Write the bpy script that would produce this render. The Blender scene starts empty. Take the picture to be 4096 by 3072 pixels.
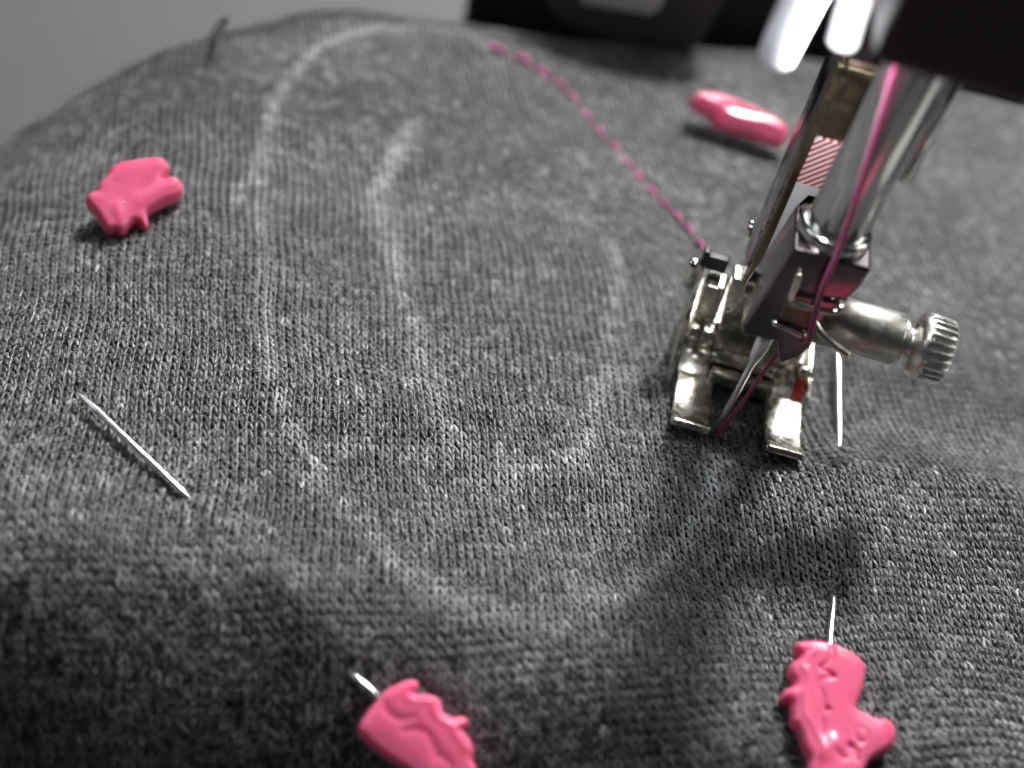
# Macro view of a sewing machine foot on dark heathered knit cloth.  All lengths below are in millimetres.
import bpy, bmesh, math, random
import numpy as np
from mathutils import Vector, Matrix

S = 0.001                                   # mm -> m
scene = bpy.context.scene
rng = np.random.default_rng(11)
random.seed(5)

# ------------------------------------------------------------------ camera
CAM_POS = (-28.02, -131.05, 125.04)
CAM_R = (0.96126, 0.19147, 0.19828)
CAM_U = (-0.27564, 0.66775, 0.69147)
CAM_D = (0.0, 0.71934, -0.69466)
FOCUS = 170.0
cd = bpy.data.cameras.new('camera')
cam = bpy.data.objects.new('camera', cd)
scene.collection.objects.link(cam)
cam.matrix_world = Matrix(((CAM_R[0], CAM_U[0], -CAM_D[0], CAM_POS[0]*S),
                           (CAM_R[1], CAM_U[1], -CAM_D[1], CAM_POS[1]*S),
                           (CAM_R[2], CAM_U[2], -CAM_D[2], CAM_POS[2]*S),
                           (0, 0, 0, 1)))
cd.sensor_width = 36.0
cd.lens = 36.0*5400/4096
cd.clip_start = 0.005
cd.clip_end = 20.0
cd.dof.use_dof = True
cd.dof.focus_distance = FOCUS*S
cd.dof.aperture_fstop = 9.4
scene.camera = cam

# ------------------------------------------------------------------ world and lamps (indoors: window light behind the machine)
world = bpy.data.worlds.new('World')
scene.world = world
world.use_nodes = True
world.node_tree.nodes['Background'].inputs[0].default_value = (0.85, 0.92, 1.0, 1)
world.node_tree.nodes['Background'].inputs[1].default_value = 0.022

EL, AZ = math.radians(50), math.atan2(0.99, 0.12)
LDIR = Vector((math.cos(EL)*math.cos(AZ), math.cos(EL)*math.sin(AZ), math.sin(EL)))
def area_lamp(name, pos_m, target_m, sx, sy, power, color, shape='RECTANGLE'):
    ld = bpy.data.lights.new(name, 'AREA')
    ld.shape = shape; ld.size = sx
    if shape == 'RECTANGLE': ld.size_y = sy
    ld.energy = power; ld.color = color
    o = bpy.data.objects.new(name, ld)
    scene.collection.objects.link(o)
    o.location = pos_m
    o.rotation_euler = (Vector(target_m)-Vector(pos_m)).to_track_quat('-Z', 'Y').to_euler()
    return o
kd = bpy.data.lights.new('key_lamp', 'SPOT')         # the patch of low light that falls across the middle of the cloth
kd.energy = 2150.0; kd.color = (1.0, .975, .94); kd.shadow_soft_size = .44
kd.spot_size = math.radians(9.3); kd.spot_blend = 1.0
key = bpy.data.objects.new('key_lamp', kd); scene.collection.objects.link(key)
KT = Vector((-.022, -.004, 0))
key.location = KT+LDIR*1.3
key.rotation_euler = (-LDIR).to_track_quat('-Z', 'Y').to_euler()
area_lamp('window_lamp', (-0.02, 1.2, 0.95), (-0.02, 0, 0), 1.3, 0.7, 6.5, (0.9, 0.95, 1.0))
area_lamp('right_fill', (0.95, 0.25, 0.62), (0, 0, 0), 0.45, 0.45, 3.0, (1.0, 0.98, 0.96))  # added fill from the right, brightens the knob and clamp metal
area_lamp('side_fill', (-1.1, -0.1, 0.7), (0, 0, 0), 0.5, 0.5, 1.2, (0.92, 0.96, 1.0))  # added fill from the left for the white fingers and label

# the machine's own sewing light under the head
led = area_lamp('sewing_light', (-.0042, -.0070, .0646), (-.012, -.005, .054), .006, .006, 0.010, (.96, .98, 1.0), 'DISK')

vs = scene.view_settings
vs.view_transform = 'Standard'; vs.look = 'None'; vs.exposure = 0.45; vs.gamma = 1.0
vs.use_curve_mapping = False
scene.cycles.use_denoising = True
scene.cycles.max_bounces = 8

# ------------------------------------------------------------------ materials
def new_mat(name):
    m = bpy.data.materials.new(name); m.use_nodes = True
    nt = m.node_tree
    return m, nt, nt.nodes['Principled BSDF'], nt.links
def plain(name, col, rough, metal=0.0, bump=0.0, bscale=800.0, coat=0.0, rvar=0.0, cvar=0.0, sheen=0.0):
    m, nt, b, L = new_mat(name)
    b.inputs['Base Color'].default_value = (*col, 1)
    b.inputs['Roughness'].default_value = rough
    b.inputs['Metallic'].default_value = metal
    b.inputs['Coat Weight'].default_value = coat
    b.inputs['Sheen Weight'].default_value = sheen
    tc = nt.nodes.new('ShaderNodeTexCoord')
    nz = nt.nodes.new('ShaderNodeTexNoise')
    nz.inputs['Scale'].default_value = bscale; nz.inputs['Detail'].default_value = 5.0
    L.new(tc.outputs['Object'], nz.inputs['Vector'])
    if bump:
        bp = nt.nodes.new('ShaderNodeBump')
        bp.inputs['Strength'].default_value = bump; bp.inputs['Distance'].default_value = 0.0002
        L.new(nz.outputs['Fac'], bp.inputs['Height']); L.new(bp.outputs['Normal'], b.inputs['Normal'])
    if rvar:
        n2 = nt.nodes.new('ShaderNodeTexNoise'); n2.inputs['Scale'].default_value = bscale*0.35; n2.inputs['Detail'].default_value = 6
        L.new(tc.outputs['Object'], n2.inputs['Vector'])
        mr = nt.nodes.new('ShaderNodeMapRange')
        mr.inputs['From Min'].default_value = .35; mr.inputs['From Max'].default_value = .7
        mr.inputs['To Min'].default_value = max(rough-rvar*.5, .03); mr.inputs['To Max'].default_value = rough+rvar
        L.new(n2.outputs['Fac'], mr.inputs['Value']); L.new(mr.outputs['Result'], b.inputs['Roughness'])
    if cvar:
        n3 = nt.nodes.new('ShaderNodeTexNoise'); n3.inputs['Scale'].default_value = bscale*0.5; n3.inputs['Detail'].default_value = 6
        L.new(tc.outputs['Object'], n3.inputs['Vector'])
        cr = nt.nodes.new('ShaderNodeMixRGB'); cr.inputs['Color1'].default_value = (*[v*(1-cvar) for v in col], 1)
        cr.inputs['Color2'].default_value = (*[min(1, v*(1+cvar*.5)) for v in col], 1)
        L.new(n3.outputs['Fac'], cr.inputs['Fac']); L.new(cr.outputs['Color'], b.inputs['Base Color'])
    return m
M = {}
M['nickel'] = plain('worn_nickel', (.74, .70, .61), .20, 1, .25, 1500, rvar=.22, cvar=.25)
M['polish'] = plain('polished_nickel', (.86, .83, .77), .16, 1, .10, 900, rvar=.12, cvar=.12)
M['dark_chrome'] = plain('dark_chrome', (.22, .185, .19), .16, 1, .05, 900, rvar=.10)
M['chrome'] = plain('chrome', (.70, .70, .69), .16, 1, .04, 700, rvar=.10)
M['satin'] = plain('satin_steel', (.58, .57, .53), .42, 1, .15, 2600, rvar=.12, cvar=.1)
M['knob'] = plain('knurled_nickel', (.90, .88, .84), .30, 1, .08, 1800, rvar=.1)
M['brown_steel'] = plain('aged_steel', (.26, .21, .14), .38, 1, .35, 1800, rvar=.2, cvar=.5)
M['pin_steel'] = plain('pin_steel', (.88, .88, .90), .26, 1)
M['black_plastic'] = plain('black_plastic', (.012, .011, .012), .45, 0, .1, 1500)
M['head_plastic'] = plain('machine_head_plastic', (.045, .026, .032), .5, 0, .05, 1200)
M['grey_plastic'] = plain('dark_grey_plastic', (.035, .036, .038), .5, 0, .05, 1200)
M['light_metal'] = plain('light_metal_plate', (.62, .62, .60), .5, .6, .05, 900)
M['white_plastic'] = plain('white_plastic', (.80, .80, .82), .4, 0, .03, 700)
M['bed_plastic'] = plain('machine_bed_plastic', (.72, .71, .69), .45, 0, .05, 600)
M['table'] = plain('grey_table_top', (.085, .085, .084), .6, 0, .1, 300, cvar=.12)
M['backing'] = plain('cloth_backing', (.018, .018, .020), .95, 0, .2, 2500)
M['reflection_red'] = plain('reflection_red', (.55, .03, .04), .35, 0, .1, 1500)  # flat colour standing in for a red reflection on the foot
M['dark_fluff'] = plain('dark_fluff', (.02, .018, .016), .95, 0, 0, 900)
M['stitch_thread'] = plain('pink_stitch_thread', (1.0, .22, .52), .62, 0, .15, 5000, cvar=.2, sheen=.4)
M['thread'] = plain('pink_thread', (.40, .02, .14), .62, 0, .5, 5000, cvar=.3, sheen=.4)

wp = M['white_plastic'].node_tree.nodes['Principled BSDF']
wp.inputs['Subsurface Weight'].default_value = .8; wp.inputs['Subsurface Scale'].default_value = .003
wp.inputs['Subsurface Radius'].default_value = (1, 1, 1)

def pink_plastic():
    m, nt, b, L = new_mat('pink_pin_plastic')
    b.inputs['Base Color'].default_value = (1.0, .17, .34, 1)
    b.inputs['Roughness'].default_value = .25
    b.inputs['Subsurface Weight'].default_value = .6
    b.inputs['Subsurface Radius'].default_value = (1.0, .25, .3)
    b.inputs['Subsurface Scale'].default_value = .0016
    tc = nt.nodes.new('ShaderNodeTexCoord')
    nz = nt.nodes.new('ShaderNodeTexNoise'); nz.inputs['Scale'].default_value = 900; nz.inputs['Detail'].default_value = 4
    L.new(tc.outputs['Object'], nz.inputs['Vector'])
    bp = nt.nodes.new('ShaderNodeBump'); bp.inputs['Strength'].default_value = .06; bp.inputs['Distance'].default_value = .0002
    L.new(nz.outputs['Fac'], bp.inputs['Height']); L.new(bp.outputs['Normal'], b.inputs['Normal'])
    return m
M['pink'] = pink_plastic()

def yarn_mat(name, fuzz=False):
    m, nt, b, L = new_mat(name)
    at = nt.nodes.new('ShaderNodeAttribute'); at.attribute_name = 'yarn'
    ck = nt.nodes.new('ShaderNodeAttribute'); ck.attribute_name = 'chalk'
    tc = nt.nodes.new('ShaderNodeTexCoord')
    nz = nt.nodes.new('ShaderNodeTexNoise'); nz.inputs['Scale'].default_value = 4200; nz.inputs['Detail'].default_value = 3
    L.new(tc.outputs['Object'], nz.inputs['Vector'])
    mr = nt.nodes.new('ShaderNodeMapRange')
    mr.inputs['From Min'].default_value = .3; mr.inputs['From Max'].default_value = .72
    mr.inputs['To Min'].default_value = .45; mr.inputs['To Max'].default_value = 1.6
    L.new(nz.outputs['Fac'], mr.inputs['Value'])
    mu = nt.nodes.new('ShaderNodeMath'); mu.operation = 'MULTIPLY'
    L.new(at.outputs['Fac'], mu.inputs[0]); L.new(mr.outputs['Result'], mu.inputs[1])
    cmb = nt.nodes.new('ShaderNodeCombineColor')
    for i, k in enumerate((.97, 1.0, 1.015)):
        q = nt.nodes.new('ShaderNodeMath'); q.operation = 'MULTIPLY'; q.inputs[1].default_value = k
        L.new(mu.outputs[0], q.inputs[0]); L.new(q.outputs[0], cmb.inputs[i])
    mx = nt.nodes.new('ShaderNodeMixRGB'); mx.inputs['Color2'].default_value = (.80, .815, .83, 1)
    L.new(ck.outputs['Fac'], mx.inputs['Fac']); L.new(cmb.outputs[0], mx.inputs['Color1'])
    L.new(mx.outputs['Color'], b.inputs['Base Color'])
    b.inputs['Roughness'].default_value = .40 if not fuzz else .6
    b.inputs['Specular IOR Level'].default_value = .9
    b.inputs['Sheen Weight'].default_value = .10
    b.inputs['Sheen Roughness'].default_value = .5
    bp = nt.nodes.new('ShaderNodeBump'); bp.inputs['Strength'].default_value = .5; bp.inputs['Distance'].default_value = .00008
    L.new(nz.outputs['Fac'], bp.inputs['Height']); L.new(bp.outputs['Normal'], b.inputs['Normal'])
    return m
M['yarn'] = yarn_mat('heathered_yarn')
M['fuzz'] = yarn_mat('fibre_fuzz', True)

def label_mat():
    m, nt, b, L = new_mat('striped_label_print')
    tc = nt.nodes.new('ShaderNodeTexCoord'); sp = nt.nodes.new('ShaderNodeSeparateXYZ')
    L.new(tc.outputs['Object'], sp.inputs[0])
    def mth(op, a, bb):
        n = nt.nodes.new('ShaderNodeMath'); n.operation = op
        for i, v in enumerate((a, bb)):
            if v is None: continue
            if isinstance(v, (int, float)): n.inputs[i].default_value = v
            else: L.new(v, n.inputs[i])
        return n.outputs[0]
    d = mth('SUBTRACT', sp.outputs['Z'], sp.outputs['X'])
    f = mth('FRACT', mth('MULTIPLY', d, 1/(.00092)), None)
    st = mth('LESS_THAN', f, .46)
    up = mth('GREATER_THAN', sp.outputs['Z'], .0346)
    dn = mth('LESS_THAN', sp.outputs['Z'], .0414)
    k = mth('MULTIPLY', mth('MULTIPLY', st, up), dn)
    mx = nt.nodes.new('ShaderNodeMixRGB'); mx.inputs['Color1'].default_value = (.82, .81, .80, 1)
    mx.inputs['Color2'].default_value = (.62, .035, .07, 1)
    L.new(k, mx.inputs['Fac']); L.new(mx.outputs['Color'], b.inputs['Base Color'])
    b.inputs['Roughness'].default_value = .5
    return m
M['label'] = label_mat()

# ------------------------------------------------------------------ mesh helpers (mm in, m out)
def link(o): scene.collection.objects.link(o); return o
def thing(name, label, cat, base=(0, 0, 0), group=None):
    o = link(bpy.data.objects.new(name, None)); o.location = Vector(base)*S
    o.empty_display_size = .005
    o['label'] = label; o['category'] = cat
    if group: o['group'] = group
    o['_base'] = [float(v) for v in base]
    return o
def tag(o, label, cat, group=None, kind=None):
    if label: o['label'] = label
    if cat: o['category'] = cat
    if group: o['group'] = group
    if kind: o['kind'] = kind
    return o
def base_of(p):
    if p is None: return Vector((0, 0, 0))
    b = p.get('_base')
    return Vector(b) if b is not None else Vector((0, 0, 0))
def finish(name, bm, mat, parent=None, smooth=True, origin=None):
    """bm vertices are in world mm; parts keep the origin of their thing"""
    bmesh.ops.recalc_face_normals(bm, faces=bm.faces[:])
    b = base_of(parent) if origin is None else Vector(origin)
    for v in bm.verts: v.co = (v.co-b)*S
    me = bpy.data.meshes.new(name); bm.to_mesh(me); bm.free()
    if smooth: me.shade_smooth()
    me.materials.append(M[mat])
    o = link(bpy.data.objects.new(name, me))
    o['_base'] = [float(v) for v in b]
    if parent: o.parent = parent
    else: o.location = b*S
    return o
def add_bevel(bm, geom_edges, w, seg):
    if w > 0: bmesh.ops.bevel(bm, geom=geom_edges, offset=w, segments=seg, affect='EDGES', profile=.6, clamp_overlap=True)
def box_bm(x0, x1, y0, y1, z0, z1, bev=.3, seg=3, bm=None):
    bm2 = bmesh.new()
    vs_ = [bm2.verts.new(p) for p in ((x0,y0,z0),(x1,y0,z0),(x1,y1,z0),(x0,y1,z0),(x0,y0,z1),(x1,y0,z1),(x1,y1,z1),(x0,y1,z1))]
    for f in ((3,2,1,0),(4,5,6,7),(0,1,5,4),(1,2,6,5),(2,3,7,6),(3,0,4,7)): bm2.faces.new([vs_[i] for i in f])
    add_bevel(bm2, bm2.edges[:], bev, seg)
    return merge(bm, bm2)
def merge(bm, bm2):
    if bm is None: return bm2
    me = bpy.data.meshes.new('tmp'); bm2.to_mesh(me); bm2.free(); bm.from_mesh(me); bpy.data.meshes.remove(me)
    return bm
def prism_bm(poly, axis, lo, hi, bev=.3, seg=3, bm=None):
    """poly in the two other axes, extruded along axis"""
    bm2 = bmesh.new()
    def mk(p, t):
        return (t, p[0], p[1]) if axis == 'x' else ((p[0], t, p[1]) if axis == 'y' else (p[0], p[1], t))
    a = [bm2.verts.new(mk(p, lo)) for p in poly]; b = [bm2.verts.new(mk(p, hi)) for p in poly]
    n = len(poly)
    f1 = bm2.faces.new(a); f2 = bm2.faces.new(b[::-1])
    for i in range(n): bm2.faces.new((a[i], b[i], b[(i+1) % n], a[(i+1) % n]))
    bmesh.ops.recalc_face_normals(bm2, faces=bm2.faces[:])
    if bev > 0:
        rim = [e for e in bm2.edges if (f1 in e.link_faces or f2 in e.link_faces)]
        sharp = [e for e in bm2.edges if e not in rim and e.calc_face_angle(0) > .6]
        add_bevel(bm2, rim+sharp, bev, seg)
    return merge(bm, bm2)
def frame_for(d):
    d = Vector(d).normalized(); a = Vector((0, 0, 1)) if abs(d.z) < .9 else Vector((1, 0, 0))
    u = d.cross(a).normalized(); return d, u, d.cross(u)
def lathe_bm(p0, d, profile, n=32, bm=None, teeth=0, depth=0, rows=None):
    """profile = [(distance along d, radius)]"""
    bm2 = bmesh.new(); d, u, v = frame_for(d); p0 = Vector(p0); rings = []
    for k, (t, r) in enumerate(profile):
        ring = []
        for i in range(n):
            a = 2*math.pi*i/n; rr = r
            if teeth and rows and rows[0] <= k <= rows[1]: rr = r-depth*(.5+.5*math.tanh(4*math.sin(teeth*a)))
            ring.append(bm2.verts.new(p0+d*t+(u*math.cos(a)+v*math.sin(a))*max(rr, .001)))
        rings.append(ring)
    for a, b in zip(rings[:-1], rings[1:]):
        for i in range(n): bm2.faces.new((a[i], a[(i+1) % n], b[(i+1) % n], b[i]))
    bm2.faces.new(rings[0][::-1]); bm2.faces.new(rings[-1])
    return merge(bm, bm2)
def catmull(pts, n):
    P = [Vector(p) for p in pts]; out = []
    for i in range(len(P)-1):
        p0 = P[max(i-1, 0)]; p1 = P[i]; p2 = P[i+1]; p3 = P[min(i+2, len(P)-1)]
        for k in range(n):
            t = k/n
            out.append(.5*((2*p1)+(p2-p0)*t+(2*p0-5*p1+4*p2-p3)*t*t+(3*p1-p0-3*p2+p3)*t**3))
    out.append(P[-1]); return out
def tube_bm(pts, r, n=10, bm=None, sub=6):
    """r a number or a function of 0..1"""
    bm2 = bmesh.new(); P = catmull(pts, sub) if len(pts) > 2 and sub > 1 else [Vector(p) for p in pts]
    if len(P) == 2: P = [P[0].lerp(P[1], k/8) for k in range(9)]
    rings = []; ref = None
    for i, p in enumerate(P):
        t = (P[min(i+1, len(P)-1)]-P[max(i-1, 0)]).normalized()
        if ref is None: ref = frame_for(t)[1]
        u = (ref-t*ref.dot(t)).normalized(); v = t.cross(u); ref = u
        rr = r(i/(len(P)-1)) if callable(r) else r
        rings.append([bm2.verts.new(p+(u*math.cos(2*math.pi*k/n)+v*math.sin(2*math.pi*k/n))*rr) for k in range(n)])
    for a, b in zip(rings[:-1], rings[1:]):
        for i in range(n): bm2.faces.new((a[i], a[(i+1) % n], b[(i+1) % n], b[i]))
    bm2.faces.new(rings[0][::-1]); bm2.faces.new(rings[-1])
    return merge(bm, bm2)

# ------------------------------------------------------------------ the cloth's height (mm)
EDGE=[(-170,-60),(-136,-6),(-130,14),(-123,29),(-115,42),(-107,52),(-97,62),(-85,70),(-72,79),(-58,84),(-43,88),(-12,99),(3,106),(40,112),(90,118),(150,120)]
RIDGE=[(-6,-17),(4,-13),(12,-9),(20,-4),(30,0),(44,0),(62,-5),(90,-15)]
SEAMP=[(-46.8,78.3),(-38,75.3),(-31.5,70.3),(-25.7,62.5),(-20,55.8),(-12.8,47.4),(-5.9,39.6)]
PINCH=[((-35.1,-48.9),(-61.9,-34.0)),((16.7,-23.2),(17.2,4.4))]
def poly_dist(x,y,pts):
    """distance and signed side (positive = left of travel) to a polyline"""
    best=np.full(x.shape,1e9); sgn=np.zeros(x.shape); par=np.zeros(x.shape); acc=0.
    for (ax,ay),(bx,by) in zip(pts[:-1],pts[1:]):
        dx,dy=bx-ax,by-ay; L=np.hypot(dx,dy)
        t=np.clip(((x-ax)*dx+(y-ay)*dy)/(L*L),0,1)
        d=np.hypot(x-ax-t*dx,y-ay-t*dy)
        s=np.sign(dx*(y-ay)-dy*(x-ax))
        m=d<best-1e-9
        best=np.where(m,d,best); sgn=np.where(m,s,sgn); par=np.where(m,acc+t*L,par); acc+=L
    return best,sgn*best,par
def roll(t,k,smax):
    t=np.maximum(t,0); ts=smax/(2*k)
    return np.where(t<ts,k*t*t,k*ts*ts+smax*(t-ts))
def sst(a,b,x):
    t=np.clip((x-a)/(b-a),0,1); return t*t*(3-2*t)
def hgt(x,y):
    x=np.asarray(x,float); y=np.asarray(y,float)
    h=.55*np.sin(x*.071+1.3)*np.sin(y*.083+.4)+.3*np.sin(x*.17+y*.11)+.22*np.sin(y*.21-x*.05+2)
    h=h*sst(6,26,np.hypot(x-3,y-12))
    # the cloth rolls over the front edge of the bed
    h-=roll(-(y+38),.036,2.1)
    h-=roll(-(x+72),.0075,.6)
    # far edge falls away
    _,sd,_=poly_dist(x,y,EDGE)
    h-=roll(sd+5.5,.03,1.9)
    # slack fold pushed up in front of the foot
    _,rd,par=poly_dist(x,y,RIDGE)
    amp=3.6*sst(4,30,par)*(1-.35*sst(60,95,par))
    h+=amp*np.where(rd<0,np.exp(-(rd/15.)**2),np.exp(-(rd/6.5)**2))
    h-=1.2*sst(8,30,par)*np.exp(-((rd-17)/9.)**2)
    # right-hand side drops off in front of the fold
    h-=roll(x-35,.03,1.2)*sst(6,-14,y)
    # seam pulls the cloth in
    sb,_,_=poly_dist(x,y,SEAMP)
    h-=.45*np.exp(-(sb/1.3)**2)
    # pins pinch the cloth: a welt over the buried shaft, a dimple at each hole
    for a,b in PINCH:
        d,_,_=poly_dist(x,y,[a,b]); h=h+.55*np.exp(-(d/2.2)**2)
        for q in (a,b): h=h-.9*np.exp(-((x-q[0])**2+(y-q[1])**2)/2.4)
    return h
CHALK=[
(0.9,0.9,[(-48.1, 79.1), (-53.8, 82.1), (-60.3, 80.4), (-67.7, 73.5), (-73.4, 66.8), (-75.4, 60.9), (-76.7, 53.0), (-76.4, 45.6), (-75.2, 38.0), (-73.8, 31.5)]),
(0.6,0.9,[(-73.8, 31.5), (-73.4, 24.6), (-73.3, 18.8)]),
(0.62,0.8,[(-73.4, 30.3), (-71.3, 23.0), (-69.4, 17.8), (-67.2, 11.9), (-64.0, 3.0), (-60.5, -6.0), (-57.6, -12.7), (-53.4, -19.5), (-50.5, -22.7), (-46.9, -26.3)]),
(0.4,1.3,[(-46.9, -26.3), (-42.1, -31.0), (-36.7, -34.9), (-32.9, -37.1), (-28.7, -38.1), (-23.5, -38.9), (-19.1, -38.8), (-15.4, -37.8), (-12.8, -35.7)]),
(0.42,1.6,[(-31.2, -37.8), (-28.0, -38.5), (-23.5, -38.9), (-16.3, -37.9)]),
(0.5,1.4,[(-12.8, -35.7), (-8.4, -30.5), (-3.6, -22.7), (-0.4, -15.5)]),
(0.65,1.5,[(-0.9, -16.5), (0.6, -10.0), (1.1, -5.1)]),
(0.85,1.5,[(-54.2, 48.2), (-55.2, 42.5), (-55.4, 36.0), (-55.3, 29.9)]),
(0.7,1.7,[(-55.3, 29.9), (-53.0, 24.6), (-49.9, 18.6), (-46.9, 11.5), (-44.1, 6.3)]),
(0.5,1.6,[(-44.1, 6.3), (-41.2, 0.5), (-38.5, -5.0), (-36.0, -10.1), (-33.0, -14.5)]),
(0.2,1.6,[(-33.0, -14.5), (-29.5, -18.3), (-24.6, -18.6)]),
(0.5,1.6,[(-25.4, -17.6), (-20.4, -15.0), (-17.4, -11.6), (-16.4, -5.1)]),
(0.5,1.3,[(-16.4, -5.1), (-16.1, 5.5), (-16.6, 16.0)]),
(0.5,1.0,[(-16.6, 16.0), (-17.0, 24.0), (-18.4, 30.8), (-20.5, 35.1)]),
(0.25,1.2,[(-20.5, 35.1), (-24.5, 37.9), (-30.2, 40.5)]),
(0.2,1.0,[(-55.5, 22.4), (-40.2, 30.6), (-23.3, 35.3)]),
]
SEAM= [(-46.9, 78.8), (-41.9, 77.6), (-38.0, 75.6), (-34.5, 73.5), (-31.5, 70.8), (-28.6, 66.6), (-25.7, 62.9), (-22.6, 59.2), (-20.0, 56.0), (-17.7, 53.2), (-15.0, 50.4), (-12.8, 48.2), (-10.2, 46.1), (-7.9, 43.6), (-5.7, 40.8)]
PIN_E=dict(origin=[16.74, -39.06, 1.33],n=[-0.1031, -0.2119, 0.9718],ex=[0.9947, -0.022, 0.1008],
 outline= [(-1.05, 7.37), (0.04, 7.28), (1.44, 6.83), (2.44, 6.21), (3.03, 5.63), (3.12, 4.5), (2.94, 2.73), (2.6, 1.36), (2.42, 0.33), (3.51, -0.09), (4.85, -0.38), (5.62, -0.11), (6.43, -0.46), (6.94, -1.16), (7.07, -2.09), (6.76, -3.12), (5.8, -4.18), (4.72, -5.13), (4.15, -6.06), (3.88, -7.34), (3.49, -8.76), (3.16, -10.79), (2.54, -10.95), (1.78, -9.58), (0.44, -10.18), (-1.11, -9.92), (-2.01, -8.71), (-2.13, -7.66), (-2.16, -6.75), (-2.86, -5.71), (-3.23, -4.72), (-3.73, -3.75), (-4.45, -3.25), (-4.65, -2.05), (-4.7, -1.08), (-5.12, -0.84), (-5.85, -0.88), (-5.95, -0.56), (-5.66, 0.37), (-5.12, 0.86), (-4.71, 1.32), (-4.9, 1.85), (-5.36, 2.3), (-5.47, 3.29), (-5.15, 3.95), (-4.43, 4.79), (-4.9, 5.33), (-5.16, 5.86), (-4.89, 6.44), (-3.73, 6.97), (-2.4, 7.31)] ,
 feats=[ (-0.35,0.27,[(-1.24, 7.17), (-0.92, 6.07), (-1.09, 5.0), (-1.55, 4.3), (-2.1, 3.8)]),(-0.35,0.27,[(-2.02, 3.6), (-1.19, 3.38), (-0.55, 3.04)]),(-0.35,0.27,[(-0.55, 3.04), (-1.26, 2.79), (-1.87, 2.2), (-1.98, 1.32), (-1.47, 0.31), (-1.31, -0.63), (-0.81, -0.99)]),(-0.35,0.27,[(-0.81, -0.99), (-1.35, -1.48), (-1.48, -2.21), (-1.14, -2.95), (-1.24, -3.8)]),(0.14,0.35,[(-3.32, 6.33), (-2.96, 5.54), (-4.18, 3.77), (-3.51, 2.49), (-3.61, 1.04), (-3.43, -1.74), (-2.35, -3.26), (-1.29, -4.63), (-0.78, -5.72)]),(0.3,0.6,[(3.16, -2.81), (3.21, -3.35)]),(-0.22,0.25,[(2.56, -2.69), (2.57, -3.51), (3.06, -3.93), (3.69, -3.63), (3.76, -2.93), (3.32, -2.36), (2.79, -2.36), (2.56, -2.69)]),(0.45,0.8,[(0.15, -4.67), (-0.73, -6.25)]),(-0.35,0.27,[(1.95, -4.49), (2.21, -5.23), (1.83, -6.0), (1.19, -6.03), (0.63, -5.63)]),(-0.35,0.27,[(1.95, -4.49), (2.63, -4.85), (2.85, -5.87)]),(0.12,0.3,[(5.66, -0.66), (6.18, -2.31)]) ])
PIN_D=dict(origin=[-27.83, -53.1, -5.82],n=[-0.0012, -0.4895, 0.872],ex=[1.0, -0.0006, 0.0011],
 outline= [(-4.8, 2.72), (-4.45, 3.62), (-3.54, 4.68), (-2.37, 5.62), (-1.63, 5.92), (-1.15, 5.86), (-0.91, 5.42), (-0.96, 4.9), (-1.01, 4.53), (-0.04, 4.75), (1.06, 4.86), (1.7, 4.64), (2.1, 4.14), (2.38, 3.52), (2.95, 3.33), (3.6, 3.21), (4.25, 3.49), (4.94, 3.58), (5.44, 3.27), (5.48, 2.79), (5.13, 2.19), (5.79, 1.68), (6.48, 1.08), (6.83, 0.38), (6.89, -0.39), (7.48, -1.01), (7.85, -1.59), (8.2, -2.47), (8.01, -3.98), (7.0, -5.42), (4.65, -6.06), (2.36, -5.14), (1.0, -3.96), (-0.68, -3.45), (-2.49, -2.87), (-4.1, -2.24), (-5.32, -1.59), (-5.88, -0.96), (-5.96, -0.19), (-5.68, 0.88), (-5.2, 2.01)] ,
 feats=[ (-0.35,0.45,[(-4.05, 2.63), (-3.54, 1.97), (-2.56, 1.45), (-1.44, 1.46), (-0.67, 1.98)]),(-0.35,0.45,[(-1.01, 0.39), (-0.09, 0.74), (0.88, 0.91), (1.58, 0.61), (2.35, -0.26), (2.92, -0.79)]),(-0.35,0.4,[(3.05, -1.25), (4.07, -1.26), (4.88, -1.92)]),(0.3,0.5,[(-1.53, 3.84), (0.91, 4.32), (1.82, 2.97), (3.37, 2.6), (4.53, 1.43), (6.01, 0.55)]) ])
PIN_A=dict(origin=[-87.21, 10.87, 1.88],n=[0.1498, -0.3592, 0.9212],ex=[0.9887, 0.0544, -0.1396],
 outline= [(-4.24, -2.51), (-4.26, -1.63), (-3.82, -1.12), (-3.33, -0.72), (-3.53, 0.35), (-3.14, 1.56), (-2.89, 2.57), (-2.96, 3.32), (-2.43, 4.21), (-1.82, 4.87), (-0.5, 5.71), (0.61, 6.54), (1.96, 7.33), (2.97, 7.58), (3.86, 7.11), (4.26, 6.62), (4.31, 5.72), (4.12, 4.46), (4.66, 5.09), (5.51, 5.46), (6.38, 5.18), (7.08, 4.31), (7.27, 3.35), (6.8, 2.23), (6.02, 1.38), (5.14, 0.23), (4.2, -1.32), (4.57, -2.31), (4.9, -3.31), (4.62, -3.87), (3.97, -3.57), (3.26, -3.24), (2.74, -3.71), (2.58, -4.41), (2.36, -5.26), (1.78, -5.69), (1.04, -5.69), (0.62, -5.99), (0.12, -6.07), (-0.58, -5.62), (-1.59, -4.67), (-2.38, -3.99), (-3.45, -3.44)] ,
 feats=[ (0.8,1.2,[(0.93, -3.47), (1.27, -4.34)]),(0.5,0.7,[(-1.35, -4.19), (-0.11, -2.14)]),(0.5,0.7,[(-0.42, 5.49), (-0.56, 3.85), (-1.21, 2.14)]),(0.6,1.0,[(2.91, -0.46), (4.24, 1.78), (5.82, 4.02)]),(0.4,0.8,[(2.77, 6.63), (2.58, 4.18)]),(-0.4,0.8,[(4.12, 4.46), (3.31, 2.81), (2.2, 1.42)]),(-0.4,0.6,[(-0.38, -3.39), (0.76, -4.68)]) ])
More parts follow.
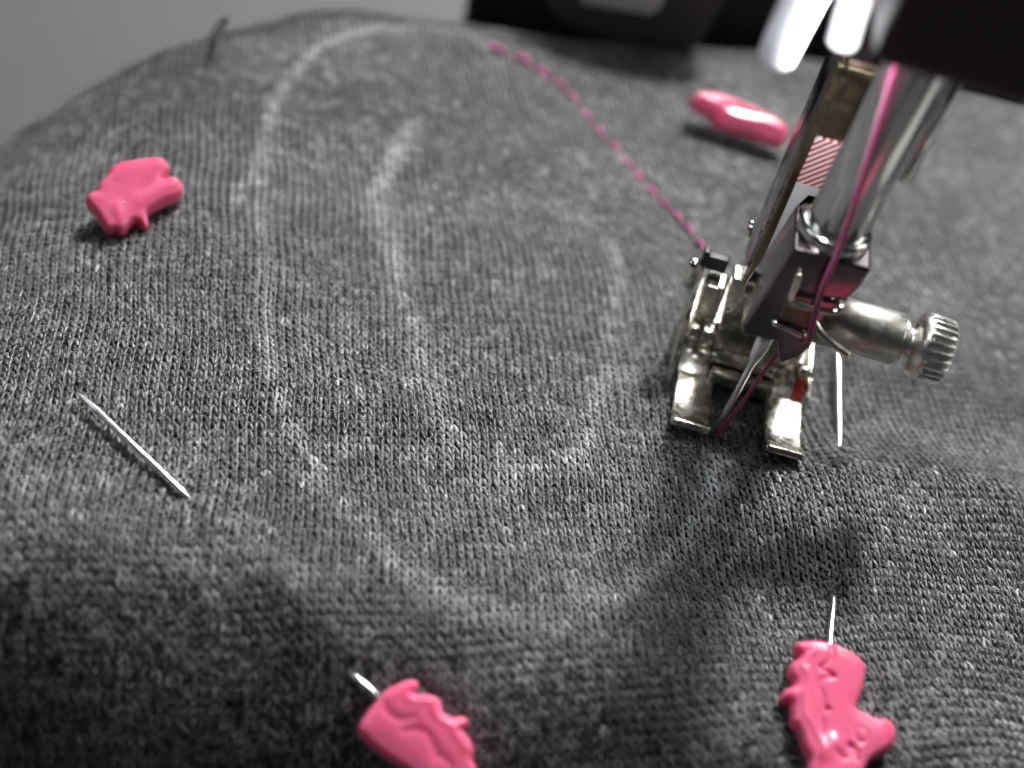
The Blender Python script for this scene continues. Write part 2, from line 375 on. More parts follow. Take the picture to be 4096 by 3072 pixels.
PIN_B=dict(origin=[-3.36, 72.87, 3.34],n=[-0.0594, -0.4915, 0.8688],ex=[0.9982, -0.0293, 0.0517],
 outline= [(-8.58, 1.14), (-8.16, 2.36), (-7.1, 3.22), (-5.39, 3.71), (-3.73, 3.79), (-1.46, 3.65), (0.61, 3.14), (2.48, 2.89), (3.92, 2.67), (5.46, 2.01), (7.09, 1.54), (8.16, 1.07), (8.83, -0.14), (8.85, -1.54), (8.16, -2.82), (6.99, -3.15), (5.17, -3.06), (3.02, -2.74), (0.77, -2.6), (-1.44, -2.62), (-2.85, -2.55), (-3.99, -1.79), (-4.74, -0.98), (-6.36, -0.59), (-7.87, -0.08)] ,
 feats=[ (0.5,1.0,[(-6.91, 1.78), (-3.75, 0.79), (-0.01, -0.33), (2.77, -0.32)]),(0.4,0.9,[(4.73, 0.24), (7.66, -0.48)]),(-0.4,0.8,[(-1.78, 1.35), (2.41, 1.3), (4.47, 1.42)]) ])
def H1(x, y): return float(hgt(np.array([float(x)]), np.array([float(y)]))[0])

# ------------------------------------------------------------------ setting
def sheet(name, x0, x1, y0, y1, z, mat):
    bm = bmesh.new()
    bm.faces.new([bm.verts.new(p) for p in ((x0,y0,z),(x1,y0,z),(x1,y1,z),(x0,y1,z))])
    return finish(name, bm, mat, None, False)
tbl = sheet('table_top', -2500, 2500, -1500, 3500, -72, 'table'); tag(tbl, None, None, kind='structure')

# ------------------------------------------------------------------ sewing machine
mach = thing('sewing_machine', 'sewing machine with black head above the presser foot and shiny needle bar', 'sewing machine', (60, 0, -72))
finish('bed', box_bm(-68, 230, -38, 58, -71.9, -3.2, 4, 4), 'bed_plastic', mach)
finish('column', box_bm(172, 228, -30, 50, -3.0, 164.8, 6, 4), 'bed_plastic', mach)
finish('arm', box_bm(18.2, 228, -14, 3, 165, 215, 5, 4), 'bed_plastic', mach)
finish('head', box_bm(-4.4, 18.0, -15, 4.0, 65, 215, 2.0, 4), 'head_plastic', mach)
nb = finish('needle_bar', lathe_bm((2.9, 0, 35), (.016, 0, 1), [(0, 3.4), (.3, 3.6), (30, 3.6), (31, 3.6)], 48), 'chrome', mach)
finish('guide_rod', lathe_bm((8.3, 3, 43.4), (.015, 0, 1), [(0, .5), (.3, .9), (21.8, .9)], 24), 'chrome', mach)
fg = finish('threader_finger', tube_bm([(-11.3, -5, 57.2), (-11.3, -5, 57.5), (-11.3, -5, 58.2), (-11.3, -5, 59.4), (-11.1, -5, 63), (-10.4, -4.6, 68), (-8, -3.5, 72.5), (-4.2, -3, 74)],
            lambda t: 1.85*math.sqrt(max(0.02, min(1, t/.28*(2-min(t/.28, 1)))))*(1+.25*t), 24), 'white_plastic', mach)
finish('threader_finger', tube_bm([(-3.6, 7, 54.6), (-3.6, 7, 55.2), (-3.7, 7, 56.4), (-4.0, 7, 59), (-4.4, 7, 64), (-4.4, 7, 68)],
            lambda t: 2.0*math.sqrt(max(0.02, min(1, t/.3*(2-min(t/.3, 1))))), 24), 'white_plastic', mach)
lev = [(-42.5, 16), (-42, 6), (-40.6, 1.6), (-37.2, -1.0), (-30, -1.2), (-22, -.6), (-14.5, .2), (-12.6, 2.0), (-11.5, 7.3), (-10.2, 16)]
lv = finish('rear_lever', prism_bm(lev, 'y', 95, 103, 1.0, 3), 'grey_plastic', mach)
finish('plate', prism_bm([(-35.4, 5.6), (-34.4, 5.0), (-22.4, 6.5), (-21.0, 8.2), (-20.6, 15), (-35.4, 15)], 'y', 93.8, 94.9, .3, 2), 'light_metal', lv)
finish('rear_cover', prism_bm([(-58, 112), (60, 134), (60, 156), (-58, 156)], 'z', -71.9, 7, 2, 3), 'black_plastic', mach)

# ------------------------------------------------------------------ needle clamp on the bar
cl = thing('needle_clamp', 'glossy dark metal needle clamp with knurled thumb screw on the needle bar', 'needle clamp', (2.9, 0, 18))
blk = [(-1.5, 35.6), (7.7, 35.6), (7.5, 33), (6.6, 30.2), (5.5, 28), (5.1, 25), (5.3, 22.4), (4.6, 20.4), (2.7, 18.4), (1.9, 20.2), (1.2, 21.8), (-3.1, 21.4), (-3.4, 22.4), (-2.4, 29)]
finish('block', prism_bm(blk, 'y', -4.4, 4.6, .45, 3), 'dark_chrome', cl)
finish('collar', lathe_bm((2.9, 0, 35.4), (.016, 0, 1), [(0, 4.35), (1.5, 4.35), (1.9, 4.1), (2.0, 3.55)], 48), 'chrome', cl)
finish('set_screw', lathe_bm((-.2, 3.0, 35.5), (0, 0, 1), [(0, 1.1), (.7, 1.1), (.9, .9), (.9, .5), (.5, .45), (.5, .01)], 24), 'dark_chrome', cl)
finish('screw_sleeve', lathe_bm((5.0, 0, 23.8), (1, 0, 0), [(0, 3.25), (10.4, 3.25), (10.7, 3.0), (10.7, 2.2)], 48), 'satin', cl)
sc = finish('thumb_screw', lathe_bm((15.5, 0, 23.8), (1, 0, 0), [(0, 1.9), (.2, 2.7), (.8, 2.7), (1.0, 1.9), (1.6, 2.0), (1.9, 3.1), (2.3, 3.7), (2.8, 4.05), (3.3, 4.15), (3.45, 4.2), (6.0, 4.1), (6.3, 3.8), (6.5, 3.3), (6.4, 2.2), (6.1, .01)], 240, teeth=24, depth=.45, rows=(9, 11)), 'knob', cl)
finish('wire_guide', tube_bm([(.3, -4.2, 32.0), (.2, -5.0, 32.6), (.3, -5.3, 30.8), (.45, -5.3, 29.3), (1.2, -5.4, 29.0), (3.6, -5.5, 29.0), (5.6, -5.4, 29.2), (6.3, -4.9, 29.8), (6.0, -3.6, 30.2)], .42, 12), 'polish', cl)
finish('wire_guide', tube_bm([(0, -4.1, 24.9), (.1, -4.85, 24.75), (1.5, -5.0, 24.55), (3.6, -4.9, 24.2), (4.0, -4.2, 24.1)], .36, 12), 'polish', cl)
finish('thread_hook', tube_bm([(4.2, -4.2, 26.2), (5.2, -5.0, 25.5), (7.2, -5.6, 24.7), (9.4, -5.9, 24.0)], lambda t: .62-.1*t, 12), 'polish', cl)
finish('slot', box_bm(.3, 4.1, -4.5, -4.2, 25.2, 27.6, .1, 2), 'brown_steel', cl)

nd = lathe_bm((.96, 0, 21.5), (-.0455, 0, -1), [(0, 1.0), (5.0, 1.0), (6.2, .88), (7.6, .52), (8.4, .44), (19.6, .42), (20.6, .36), (22.4, .24), (24.5, .02)], 28)
for v in nd.verts:                                   # scarf groove down the front of the blade
    if v.co.z < 12.5 and v.co.y < -.1: v.co.y *= .72
ndo = finish('sewing_needle', nd, 'pin_steel', None, origin=(0, 0, -2))
tag(ndo, 'slim steel needle held in the clamp and entering the cloth between the toes', 'needle')

# ------------------------------------------------------------------ presser foot
ft = thing('presser_foot', 'worn nickel presser foot with two curved toes pressing on the cloth', 'presser foot', (2.3, 8, .4))
top = catmull([(8.6, 2.0, 0), (6, 2.02, 0), (3.2, 2.05, 0), (1.0, 2.2, 0), (-.9, 2.65, 0), (-2.3, 3.3, 0), (-3.3, 4.05, 0)], 3)
bot = catmull([(-4.0, 3.35, 0), (-3.0, 2.45, 0), (-1.2, 1.45, 0), (1.2, .85, 0), (4.5, .62, 0), (8.6, .6, 0)], 3)
prof = [(p.x, p.y) for p in top]+[(p.x, p.y) for p in bot]
for x0, x1 in ((-6.6, -1.5), (6.1, 11.2)):
    finish('toe', prism_bm(prof, 'x', x0, x1, .34, 3), 'nickel', ft)
finish('crossbar', box_bm(-2.2, 7.0, 8.2, 10.0, .8, 3.2, .5, 3), 'nickel', ft)
finish('hinge_rod', lathe_bm((-2.8, 11.2, 3.6), (1, 0, 0), [(0, .7), (.2, 1.0), (10.4, 1.0), (10.6, .7)], 24), 'nickel', ft)
finish('hinge_bar', box_bm(-2.0, 7.0, 12.3, 13.6, 1.2, 4.6, .4, 3), 'polish', ft)
finish('side_plate', prism_bm([(8.4, 1.2), (12.6, 3.2), (12.6, .7), (8.4, .65)], 'x', -6.6, -2.4, .12, 2), 'polish', ft)
finish('side_plate', prism_bm([(8.4, 1.2), (12.6, 3.2), (12.6, .7), (8.4, .65)], 'x', 7.2, 11.3, .12, 2), 'polish', ft)
finish('red_reflection', prism_bm([(9.2, 1.75), (12.2, 3.15), (12.2, 3.22), (9.2, 1.82)], 'x', 9.7, 11.1, .02, 1), 'reflection_red', ft)  # red reflection on the side plate, put in as a thin coloured piece
finish('side_wall', prism_bm([(6.4, .7), (18, .7), (18, 14.6), (16.4, 14.8), (14.5, 11.8), (10.2, 7.6), (7.4, 3.4)], 'x', -7.9, -7.2, .18, 2), 'nickel', ft)
finish('side_wall', prism_bm([(8.6, .7), (27, .7), (27, 3.6), (12, 3.4), (9.4, 2.4)], 'x', 11.4, 12.0, .18, 2), 'nickel', ft)
finish('sole', box_bm(-6.6, 11.3, 13.8, 29, .6, 2.4, .3, 2), 'nickel', ft)
for a in ((-4.9, -3.2, 11.4, 13.6, 2.5, 7.2), (-3.0, -1.5, 12.0, 13.6, 2.0, 6.0), (-6.5, -5.2, 11.9, 13.6, 2.5, 6.9), (-6.6, -2.6, 13.7, 15.6, 2.5, 7.2), (6.0, 7.6, 10.2, 12.2, 1.4, 5.0), (7.8, 10.2, 12.7, 14.2, 2.5, 5.2), (-4.5, -2.9, 10.2, 11.3, 1.6, 4.6)):
    finish('hinge_lug', box_bm(*a, .28, 2), 'polish', ft)
finish('hinge_pin', lathe_bm((9.6, 12.4, 4.2), (1, 0, .05), [(0, .5), (.2, .85), (1.7, .85), (1.9, .5)], 20), 'polish', ft)
finish('hinge_pin', lathe_bm((-6.9, 12.3, 4.6), (1, 0, 0), [(0, .4), (.2, .7), (1.8, .7), (2.0, .5)], 20), 'polish', ft)
sb = finish('spring_block', prism_bm([(13.4, 7.4), (14.4, 12.6), (17.6, 13.0), (17.6, 7.4)], 'x', -6.5, -3.6, .42, 3), 'nickel', ft)
finish('heel_post', lathe_bm((-8.5, 15.6, 10.8), (-.1, -.05, 1), [(0, .8), (2.4, 1.0), (3.9, 1.0), (4.5, .7), (4.7, .3)], 24), 'polish', ft)
finish('heel_clip', box_bm(-8.0, -7.25, 16, 18, 13, 16.6, .15, 2), 'black_plastic', ft)
finish('heel_clip', box_bm(-7.2, -4.4, 16.4, 18, 13.6, 15.8, .2, 2), 'black_plastic', ft)
finish('shank_base', prism_bm([(-2.7, 5.0), (-2.9, 7.2), (-3.9, 16.9), (9.0, 17.2), (9.2, 5.0)], 'y', 11.9, 15.2, .35, 3), 'nickel', ft)
# tall shank with a label set between two rails
finish('shank', box_bm(-2.7, 8.4, 11.2, 19.5, 17.0, 62, .7, 3), 'dark_chrome', ft)
for x0, x1 in ((-2.6, -1.55), (7.6, 8.9)):
    finish('rail', box_bm(x0, x1, 9.9, 11.6, 17.4, 51.4, .22, 2), 'brown_steel', ft)
finish('rail_bridge', box_bm(-1.5, 7.5, 9.9, 11.6, 50.2, 51.4, .2, 2), 'brown_steel', ft)
finish('recess_plate', box_bm(-1.5, 1.6, 10.9, 11.6, 41.4, 50.1, .1, 2), 'brown_steel', ft)
finish('recess_plate', box_bm(1.7, 7.5, 10.7, 11.6, 41.4, 50.1, .1, 2), 'dark_chrome', ft)
lb = [(-1.45, 18.9), (-1.1, 18.4), (-.5, 18.7), (-.1, 31.5), (.6, 33.2), (7.4, 33.4), (7.4, 41.2), (-1.0, 41.2), (-1.45, 40.7)]
lab = finish('label', prism_bm(lb, 'y', 10.5, 11.5, .12, 2), 'label', None, True, origin=(0, 0, 0))
lab.parent = ft; lab.location = -Vector(ft['_base'])*S
lab['label'] = 'white label with red diagonal stripes'
finish('heel_spring', lathe_bm((-3.3, 16.5, 22), (-1, 0, 0), [(0, 1.2), (.5, 1.2), (.8, .8)], 20), 'polish', ft)

ln = bmesh.new()                                     # lint caught along the shank's edge
for k in range(110):
    z = random.uniform(18, 50); p = Vector((-2.62+random.uniform(-.08, .12), random.uniform(9.85, 11.0), z))
    a_ = Vector((random.uniform(-.5, .1), random.uniform(-.3, .2), random.uniform(-.6, .6)))
    tube_bm([p, p+a_*.5+Vector((-.08, 0, .05)), p+a_], random.uniform(.02, .05), 4, ln, 2)
tag(finish('lint', ln, 'dark_fluff', ft), None, None, kind='stuff')

# ------------------------------------------------------------------ upper thread
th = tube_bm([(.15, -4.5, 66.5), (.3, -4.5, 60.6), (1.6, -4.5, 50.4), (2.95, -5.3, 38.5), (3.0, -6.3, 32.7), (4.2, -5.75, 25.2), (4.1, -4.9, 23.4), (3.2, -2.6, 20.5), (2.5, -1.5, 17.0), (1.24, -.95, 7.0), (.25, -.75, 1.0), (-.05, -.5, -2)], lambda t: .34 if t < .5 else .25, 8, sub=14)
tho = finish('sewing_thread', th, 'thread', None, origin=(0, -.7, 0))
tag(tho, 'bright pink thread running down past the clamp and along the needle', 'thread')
thz = bmesh.new()
path = catmull([(4.1, -4.9, 23.4), (3.2, -2.6, 20.5), (2.5, -1.5, 17.0), (1.24, -.95, 7.0), (.25, -.75, 1.0)], 20)
for k in range(60):
    p = path[random.randrange(8, len(path)-1)]
    d = Vector((random.uniform(-1, 1), random.uniform(-1, 1), random.uniform(-.6, .6))).normalized()
    e = Vector((random.uniform(-1, 1), random.uniform(-1, 1), random.uniform(-1, 1)))*.3
    L_ = random.uniform(.4, .95)
    tube_bm([p+d*.18, p+d*L_*.6+e*.3, p+d*L_+e], .02, 4, thz, 2)
finish('thread_fuzz', thz, 'thread', None, origin=(0, -.7, 0)).parent = tho
bpy.data.objects['thread_fuzz'].location = (0, 0, 0); bpy.data.objects['thread_fuzz']['kind'] = 'stuff'

# ------------------------------------------------------------------ pins with moulded animal heads
def in_poly(X, Y, P):
    ins = np.zeros(X.shape, bool); n = len(P)
    for i in range(n):
        x0, y0 = P[i]; x1, y1 = P[(i+1) % n]
        if y0 == y1: continue
        c = ((y0 > Y) != (y1 > Y)) & (X < (x1-x0)*(Y-y0)/(y1-y0)+x0)
        ins ^= c
    return ins
def smooth_closed(P, n):
    out = []; m = len(P)
    for i in range(m):
        p0, p1, p2, p3 = [np.array(P[(i+k) % m], float) for k in (-1, 0, 1, 2)]
        for k in range(n):
            t = k/n
            out.append(tuple(.5*((2*p1)+(p2-p0)*t+(2*p0-5*p1+4*p2-p3)*t*t+(3*p1-p0-3*p2+p3)*t**3)))
    return out
def head_bm(D, thick, rnd):
    step = .115 if D is PIN_E else .16
    P = smooth_closed(D['outline'], 4); A = np.array(P)
    x0, y0 = A.min(0)-step*2; x1, y1 = A.max(0)+step*2
    nx, ny = int((x1-x0)/step)+1, int((y1-y0)/step)+1
    X, Y = np.meshgrid(x0+np.arange(nx)*step, y0+np.arange(ny)*step)
    ins = in_poly(X, Y, P)
    d, _, _ = poly_dist(X, Y, P+[P[0]])
    sd = np.where(ins, d, -d)+.13
    gy, gx = np.gradient(sd, step); gl = np.hypot(gx, gy)+1e-6
    keep = sd > -step*.75                                    # cells whose corners are near the inside
    near = sd < step*.75
    X2 = np.where(near, X-gx/gl*sd, X); Y2 = np.where(near, Y-gy/gl*sd, Y)
    dd = np.where(near, 0, sd)
    q = np.clip(dd/rnd, 0, 1)
    Z = thick*np.sqrt(np.maximum(0, 1-(1-q)**2))*(.86+.14*np.clip(dd/(rnd*2.2), 0, 1))
    rel = np.zeros(X.shape)
    for a, w, l in D['feats']:
        l = [(p.x, p.y) for p in catmull([(*p_, 0) for p_ in l], 4)] if len(l) > 2 else list(l)
        f, _, _ = poly_dist(X, Y, l); rel += a*(.75 if D is PIN_E else .28 if D is PIN_A else .5)*np.exp(-(f/w)**2)
    Zt = Z+rel*np.clip(dd/(rnd*.6), 0, 1)
    ex = np.array(D['ex']); n_ = np.array(D['n']); ey = np.cross(n_, ex); O = np.array(D['origin'])
    bm = bmesh.new(); T = {}; Bt = {}
    def v3(j, i, z): return tuple(O+ex*X2[j, i]+ey*Y2[j, i]+n_*z)
    cells = [(j, i) for j in range(ny-1) for i in range(nx-1) if keep[j, i] and keep[j, i+1] and keep[j+1, i] and keep[j+1, i+1]
             and not (near[j, i] and near[j, i+1] and near[j+1, i] and near[j+1, i+1])]
    for j, i in cells:
        for k in ((j, i), (j, i+1), (j+1, i+1), (j+1, i)):
            if k not in T:
                T[k] = bm.verts.new(v3(*k, Zt[k]))
                Bt[k] = T[k] if near[k] else bm.verts.new(v3(*k, -Zt[k]*.85))
        q4 = ((j, i), (j, i+1), (j+1, i+1), (j+1, i))
        try:
            bm.faces.new([T[k] for k in q4]); bm.faces.new([Bt[k] for k in q4[::-1]])
        except ValueError: pass
    bmesh.ops.remove_doubles(bm, verts=bm.verts[:], dist=.012)
    for _ in range(1 if D is PIN_E else 2): bmesh.ops.smooth_vert(bm, verts=bm.verts[:], factor=.5, use_axis_x=True, use_axis_y=True, use_axis_z=True)
    return bm
def pin(D, label, thick, rnd, shaft, part_label=None):
    t = thing('dressmaking_pin', label, 'pin', D['origin'], 'pink headed pins in the cloth')
    finish('pin_head', head_bm(D, thick, rnd), 'pink', t)
    if shaft: finish('pin_shaft', tube_bm(shaft, lambda s: (.42 if D is PIN_E else .44) if s < .93 else .43*max(.03, (1-s)/.07), 14, sub=10), 'pin_steel', t)
    return t
pin(PIN_E, 'pink plastic horse-head pin beside the knit fold, eye and mane grooves showing', 1.7, .8,
    [(17.1, -35.0, 1.3), (16.29, -30.67, 1.25), (16.66, -23.42, .95), (16.75, -21.8, -.4), (16.8, -18, -1.4), (17.1, -6, -.9), (17.2, 4.0, .15), (16.7, 13, .9), (16.16, 21.5, 1.7), (16.0, 24.5, 1.9)])
pin(PIN_D, 'shaded pink plastic pin head with wavy mane, shaft tip surfacing far across the cloth', 1.9, 1.1,
    [(-30.2, -51.4, -5.6), (-33.0, -50.3, -4.2), (-35.3, -49.1, -4.1), (-42, -45, -4.4), (-52, -39.4, -2.6), (-57.5, -36.5, -1.2), (-60.8, -34.55, .1), (-62.3, -33.75, .35), (-66, -31.7, .62), (-70, -29.5, .92), (-74, -27.25, 1.18), (-77.9, -25.1, 1.45)])
pin(PIN_A, 'pink plastic animal-head pin with two lobes and a spike beside the long chalk line', 1.7, .9,
    [(-86, 9, 2.6), (-88, 8.2, .4), (-91, 7, H1(-91, 7)-1.6), (-99, 3, H1(-99, 3)-1.6)])
pin(PIN_B, 'smooth slim pink pin head lying behind the metal presser foot shank', 1.5, 1.0,
    [(1, 71.5, 3.0), (8, 70, 1.5), (14, 69, -.6), (22, 67, -1.2)])

# ------------------------------------------------------------------ knitted cloth
cloth = thing('knit_fabric', 'dark grey heathered knit fabric with faint white chalk outlines', 'fabric', (0, 0, -1))
# backing sheet under the loops
nx, ny = 150, 140
gx = np.linspace(-150, 110, nx); gy = np.linspace(-112, 150, ny)
X, Y = np.meshgrid(gx, gy); Z = np.maximum(hgt(X, Y)-.55, -71.5)
me = bpy.data.meshes.new('backing')
idx = np.arange(nx*ny).reshape(ny, nx)
faces = np.stack([idx[:-1, :-1], idx[:-1, 1:], idx[1:, 1:], idx[1:, :-1]], -1).reshape(-1, 4)
faces = faces[Z.ravel()[faces].min(1) > -52]
vv = np.stack([X, Y, Z+1], -1).reshape(-1, 3)*S
me.from_pydata(vv.tolist(), [], faces.tolist()); me.shade_smooth(); me.materials.append(M['backing'])
bk = link(bpy.data.objects.new('backing', me)); bk.parent = cloth

def fast_mesh(name, verts, quads, mat, attrs):
    me = bpy.data.meshes.new(name); nq = len(quads)
    me.vertices.add(len(verts)); me.vertices.foreach_set('co', verts.astype(np.float32).ravel())
    me.loops.add(nq*4); me.loops.foreach_set('vertex_index', quads.astype(np.int32).ravel())
    me.polygons.add(nq); me.polygons.foreach_set('loop_start', (np.arange(nq)*4).astype(np.int32))
    try: me.polygons.foreach_set('loop_total', np.full(nq, 4, np.int32))
    except Exception: pass
    me.polygons.foreach_set('use_smooth', np.ones(nq, bool))
    for k, a in attrs.items():
        at = me.attributes.new(k, 'FLOAT', 'POINT'); at.data.foreach_set('value', a.astype(np.float32))
    me.update(calc_edges=True); me.validate()
    me.materials.append(M[mat])
    o = link(bpy.data.objects.new(name, me)); o.parent = cloth
    return o
def vnoise(x, y, seed):
    """smooth 2-D value noise"""
    r = np.random.default_rng(seed).random((256, 256))
    xi, yi = np.floor(x).astype(int), np.floor(y).astype(int); fx, fy = x-xi, y-yi
    fx = fx*fx*(3-2*fx); fy = fy*fy*(3-2*fy)
    g = lambda a, b: r[a % 256, b % 256]
    return (g(xi, yi)*(1-fx)+g(xi+1, yi)*fx)*(1-fy)+(g(xi, yi+1)*(1-fx)+g(xi+1, yi+1)*fx)*fy
TH = math.radians(-18.0); CT, ST = math.cos(TH), math.sin(TH)
WALE, COURSE = 1.13, 1.24
YS = np.linspace(0, 80, 400)                    # keep the loops their size where the cloth rolls over the edge
ARC = np.concatenate([[0], np.cumsum(np.hypot(np.diff(YS), np.diff(roll(YS, .036, 2.1))))])
def uv_xy(u, v):
    """cloth coordinates to bed coordinates: the wales lean and drift a little"""
    u2 = u+1.1*np.sin(v*.045+.6)+.5*np.sin(u*.06+v*.07)+.18*np.sin(v*.31+u*.12)
    v2 = v+.9*np.sin(u*.05+1.0)+.2*np.sin(u*.27+v*.1)
    x, y = u2*CT+v2*ST, -u2*ST+v2*CT
    return x, np.where(y < -38, -38-np.interp(-38-y, ARC, YS), y)
def surf(u, v):
    x, y = uv_xy(u, v); return np.stack([x, y, hgt(x, y)], -1)
def in_view(P, mx, my):
    q = P-np.array(CAM_POS); z = q@np.array(CAM_D)
    a = (q@np.array(CAM_R))/z*5400/2048; b = (q@np.array(CAM_U))/z*5400/1536
    return (np.abs(a) < mx) & (np.abs(b) < my)
iu = np.arange(-150, 150); iv = np.arange(-150, 150)
U, V = np.meshgrid(iu*WALE, iv*COURSE); U = U.ravel(); V = V.ravel()
P0 = surf(U, V)
_, sdE, _ = poly_dist(P0[:, 0], P0[:, 1], EDGE)
ok = in_view(P0, 1.14, 1.16) & (sdE < 14) & (P0[:, 2] > -60) & (P0[:, 1] < 118) & (P0[:, 1] > -100)
# drop loops on the hidden far side of the edge
U, V, P0 = U[ok], V[ok], P0[ok]
N = len(U)
# dye: streaks along the courses, blotches, per-loop and per-leg scatter
streak = vnoise(U/8.0, V/2.6, 1)*.6+vnoise(U/3.0, V/1.7, 2)*.4
blotch = vnoise(U/17.0, V/9.0, 3)
tone = .36*streak+.16*blotch+.48*rng.random(N)
tone = np.clip((tone-.27)/.46, 0, 1)
chalk = np.zeros(N)
for s_, w_, l_ in CHALK:
    d_, _, _ = poly_dist(P0[:, 0], P0[:, 1], l_)
    chalk = np.maximum(chalk, s_*np.exp(-(d_/(w_*1.0))**2))
chalk = np.clip(chalk*(.2+1.4*vnoise(U/1.5, V/1.5, 8))*(.45+1.1*rng.random(N)), 0, 1.2)*.58
ju, jv = rng.normal(0, .032, N)*WALE, rng.normal(0, .04, N)*COURSE
jr = rng.normal(1, .10, N)
depth = (P0-np.array(CAM_POS))@np.array(CAM_D)
far = depth > 205

def legs(sel, R, K):
    n = sel.sum(); out_v, out_y, out_c = [], [], []
    u0, v0, r0 = U[sel]+ju[sel], V[sel]+jv[sel], jr[sel]
    s = np.linspace(0, 1, R)
    for side in (-1, 1):
        k1, k2 = rng.normal(0, .026, (2, n))
        if side < 0:
            uu = (-.37+k1[:, None])+(.19+k2[:, None])*s**1.1; vv_ = -.58+1.33*s
        else:
            uu = (.44+k1[:, None])-(.37+k2[:, None])*s**1.05; vv_ = -.55+1.17*s
        zz = .15+.23*np.sin(np.pi*np.clip(s*.88+.10, 0, 1)) - .20*s
        if side < 0: zz = .165+.19*np.sin(np.pi*np.clip(s*.88+.10, 0, 1)) - .18*s
        zz = np.broadcast_to(zz, (n, R))+rng.normal(0, .018, (n, 1))
        up = u0[:, None]+uu*WALE; vp = v0[:, None]+np.broadcast_to(vv_*COURSE, (n, R))
        C = surf(up, vp)
        e = .25
        Pu = surf(up+e, vp)-C; Pv = surf(up, vp+e)-C
        nrm = np.cross(Pu, Pv); nrm /= np.linalg.norm(nrm, axis=-1, keepdims=True)
        C = C+nrm*(zz*.62)[..., None]
        t = np.gradient(C, axis=1); t /= np.linalg.norm(t, axis=-1, keepdims=True)
        sd_ = np.cross(t, nrm); sd_ /= np.linalg.norm(sd_, axis=-1, keepdims=True)
        up_ = np.cross(sd_, t)
        rad = .205*WALE*(.56+.54*np.sin(np.pi*np.clip(.14+.76*s, 0, 1)))*r0[:, None]*(1.0 if side < 0 else 1.04)
        rad = rad*(1+rng.normal(0, .05, (n, R)))
        a = np.arange(K)*2*np.pi/K+rng.random((n, 1, 1))*6.28
        ring = C[:, :, None, :]+rad[:, :, None, None]*(np.cos(a)[..., None]*sd_[:, :, None, :]*1.0+np.sin(a)[..., None]*up_[:, :, None, :]*.85)
        out_v.append(ring.reshape(n, R*K, 3))
        y = tone[sel]*.82+.18*rng.random(n)
        alb = .013+.20*y**2.0
        fl = rng.random(n); alb = np.where(fl > .95, alb*1.5+.05, np.where(fl < .10, alb*.5, alb))
        # individual fibres of different dye around each yarn
        fib = np.exp(rng.normal(0, .5, (n, R*K)))
        out_y.append(np.clip(alb[:, None]*fib, .012, .8)); crest = np.broadcast_to(np.clip(.15+1.0*np.sin(a), .1, 1.1), (n, R, K)).reshape(n, R*K)
        out_c.append(np.repeat(chalk[sel][:, None], R*K, 1)*crest*np.clip(rng.normal(1, .4, (n, R*K)), .1, 1.7))
    Vv = np.concatenate(out_v); Yv = np.concatenate(out_y); Cv = np.concatenate(out_c); m = len(Vv)
    q = []
    for r in range(R-1):
        for k in range(K):
            k2 = (k+1) % K; q.append((r*K+k, r*K+k2, (r+1)*K+k2, (r+1)*K+k))
    q = np.array(q)
    Q = (q[None]+(np.arange(m)*R*K)[:, None, None]).reshape(-1, 4)
    return (Vv.reshape(-1, 3)-np.array([0, 0, -1.]))*S, Q, Yv.ravel(), np.clip(Cv.ravel(), 0, .9)
print('loops', N, 'near', (~far).sum())
v_, q_, y_, c_ = legs(~far, 6, 6)
tag(fast_mesh('knit_loops', v_, q_, 'yarn', {'yarn': y_, 'chalk': c_}), None, None, kind='stuff')
v_, q_, y_, c_ = legs(far, 4, 5)
tag(fast_mesh('far_knit_loops', v_, q_, 'yarn', {'yarn': y_, 'chalk': c_}), None, None, kind='stuff')

# loose fibres standing off the yarn
nf = 34000
pick = rng.choice(np.flatnonzero(~far), nf)
cw = 1+2.2*chalk[pick]
uf = U[pick]+rng.uniform(-.5, .5, nf)*WALE; vf = V[pick]+rng.uniform(-.5, .5, nf)*COURSE
base = surf(uf, vf); Pu = surf(uf+.3, vf)-base; Pv = surf(uf, vf+.3)-base
Pu /= np.linalg.norm(Pu, axis=-1, keepdims=True); Pv /= np.linalg.norm(Pv, axis=-1, keepdims=True)
nr = np.cross(Pu, Pv); nr /= np.linalg.norm(nr, axis=-1, keepdims=True)
ang = rng.uniform(0, 6.28, nf); ln = rng.uniform(.4, 2.0, nf)
d1 = Pu*np.cos(ang)[:, None]+Pv*np.sin(ang)[:, None]
d2 = -Pu*np.sin(ang)[:, None]+Pv*np.cos(ang)[:, None]
bend = rng.normal(0, .45, nf); hi = rng.uniform(.05, .6, nf)
pts = []
for s in (0, .34, .67, 1.0):
    pts.append(base+nr*(.36+hi*np.sin(s*2.6))[:, None]+d1*(ln*s)[:, None]+d2*(bend*s*s*ln)[:, None])
pts = np.stack(pts, 1); K = 3; R = 4; rad = .025
tt = np.gradient(pts, axis=1); tt /= np.linalg.norm(tt, axis=-1, keepdims=True)
sx = np.cross(tt, nr[:, None, :]); sx /= np.linalg.norm(sx, axis=-1, keepdims=True)+1e-9
sy = np.cross(sx, tt)
a = np.arange(K)*2*np.pi/K
ring = pts[:, :, None, :]+rad*(np.cos(a)[None, None, :, None]*sx[:, :, None, :]+np.sin(a)[None, None, :, None]*sy[:, :, None, :])
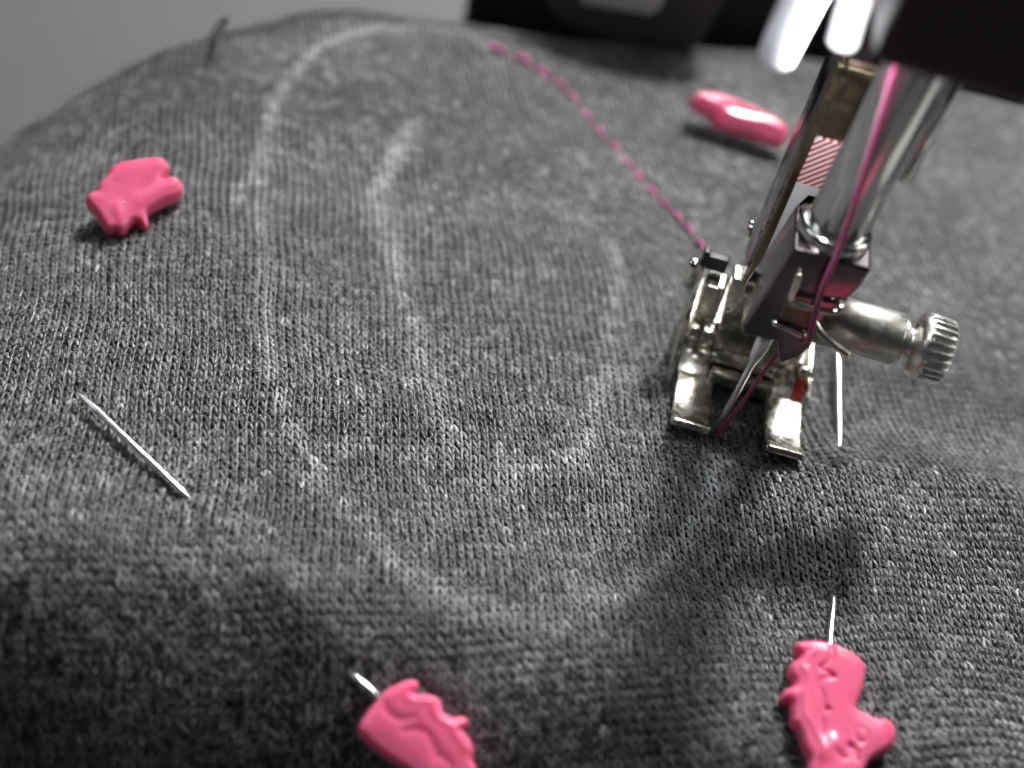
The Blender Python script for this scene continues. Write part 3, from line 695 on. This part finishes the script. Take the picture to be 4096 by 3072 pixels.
q = np.array([(r*K+k, r*K+(k+1) % K, (r+1)*K+(k+1) % K, (r+1)*K+k) for r in range(R-1) for k in range(K)])
Q = (q[None]+(np.arange(nf)*R*K)[:, None, None]).reshape(-1, 4)
yf = np.repeat((.14+.34*rng.random(nf))[:, None], R*K, 1).ravel(); cf = np.repeat(chalk[pick][:, None], R*K, 1).ravel()
tag(fast_mesh('fibre_fuzz', (ring.reshape(-1, 3)-np.array([0, 0, -1.]))*S, Q, 'fuzz', {'yarn': yf, 'chalk': cf}), None, None, kind='stuff')

# stitched line: every stitch its own piece
sm = link(bpy.data.objects.new('stitched_seam', None)); sm.parent = cloth; sm['_base'] = [0., 0., -1.]; sm.empty_display_size = .003
sm['label'] = 'line of pink stitches along the chalk outline'
for i, (x, y) in enumerate(SEAM):
    a = Vector(SEAM[max(i-1, 0)]); b = Vector(SEAM[min(i+1, len(SEAM)-1)])
    g = (b-a); gap = g.length/(2 if 0 < i < len(SEAM)-1 else 1); d = g.normalized(); hl = gap*.35
    pp = []
    for t, h in ((-1, -.45), (-.8, .2), (-.3, .62), (.3, .66), (.8, .25), (1, -.45)):
        px, py = x+d.x*hl*t, y+d.y*hl*t; pp.append((px, py, H1(px, py)+h))
    rr = .32 if i > 2 else .44
    finish('thread_stitch', tube_bm(pp, lambda s, rr=rr: rr*(.8+.25*math.sin(math.pi*s)), 10, sub=4), 'stitch_thread', sm)
# stray dark thread loop at the far edge and a curl of fluff
lp = finish('thread_loop', tube_bm([(-91.0, 55.0, -2.2), (-91.4, 58.2, .2), (-90.8, 60.0, 1.8), (-89.9, 60.6, 2.6), (-90.0, 59.4, 1.4), (-90.6, 57.5, .0), (-90.8, 55.2, -2.2)], .26, 10), 'dark_fluff', cloth)
finish('fluff_curl', tube_bm([(-93.2, 25.2, H1(-93.2, 25.2)+.1), (-91.9, 27.5, H1(-91.9, 27.5)+.8), (-90.9, 29.5, H1(-90.9, 29.5)+.9), (-90.6, 31.5, H1(-90.6, 31.5)+.1)], .13, 8), 'dark_fluff', cloth)
for o in bpy.data.objects:
    if '_base' in o: del o['_base']
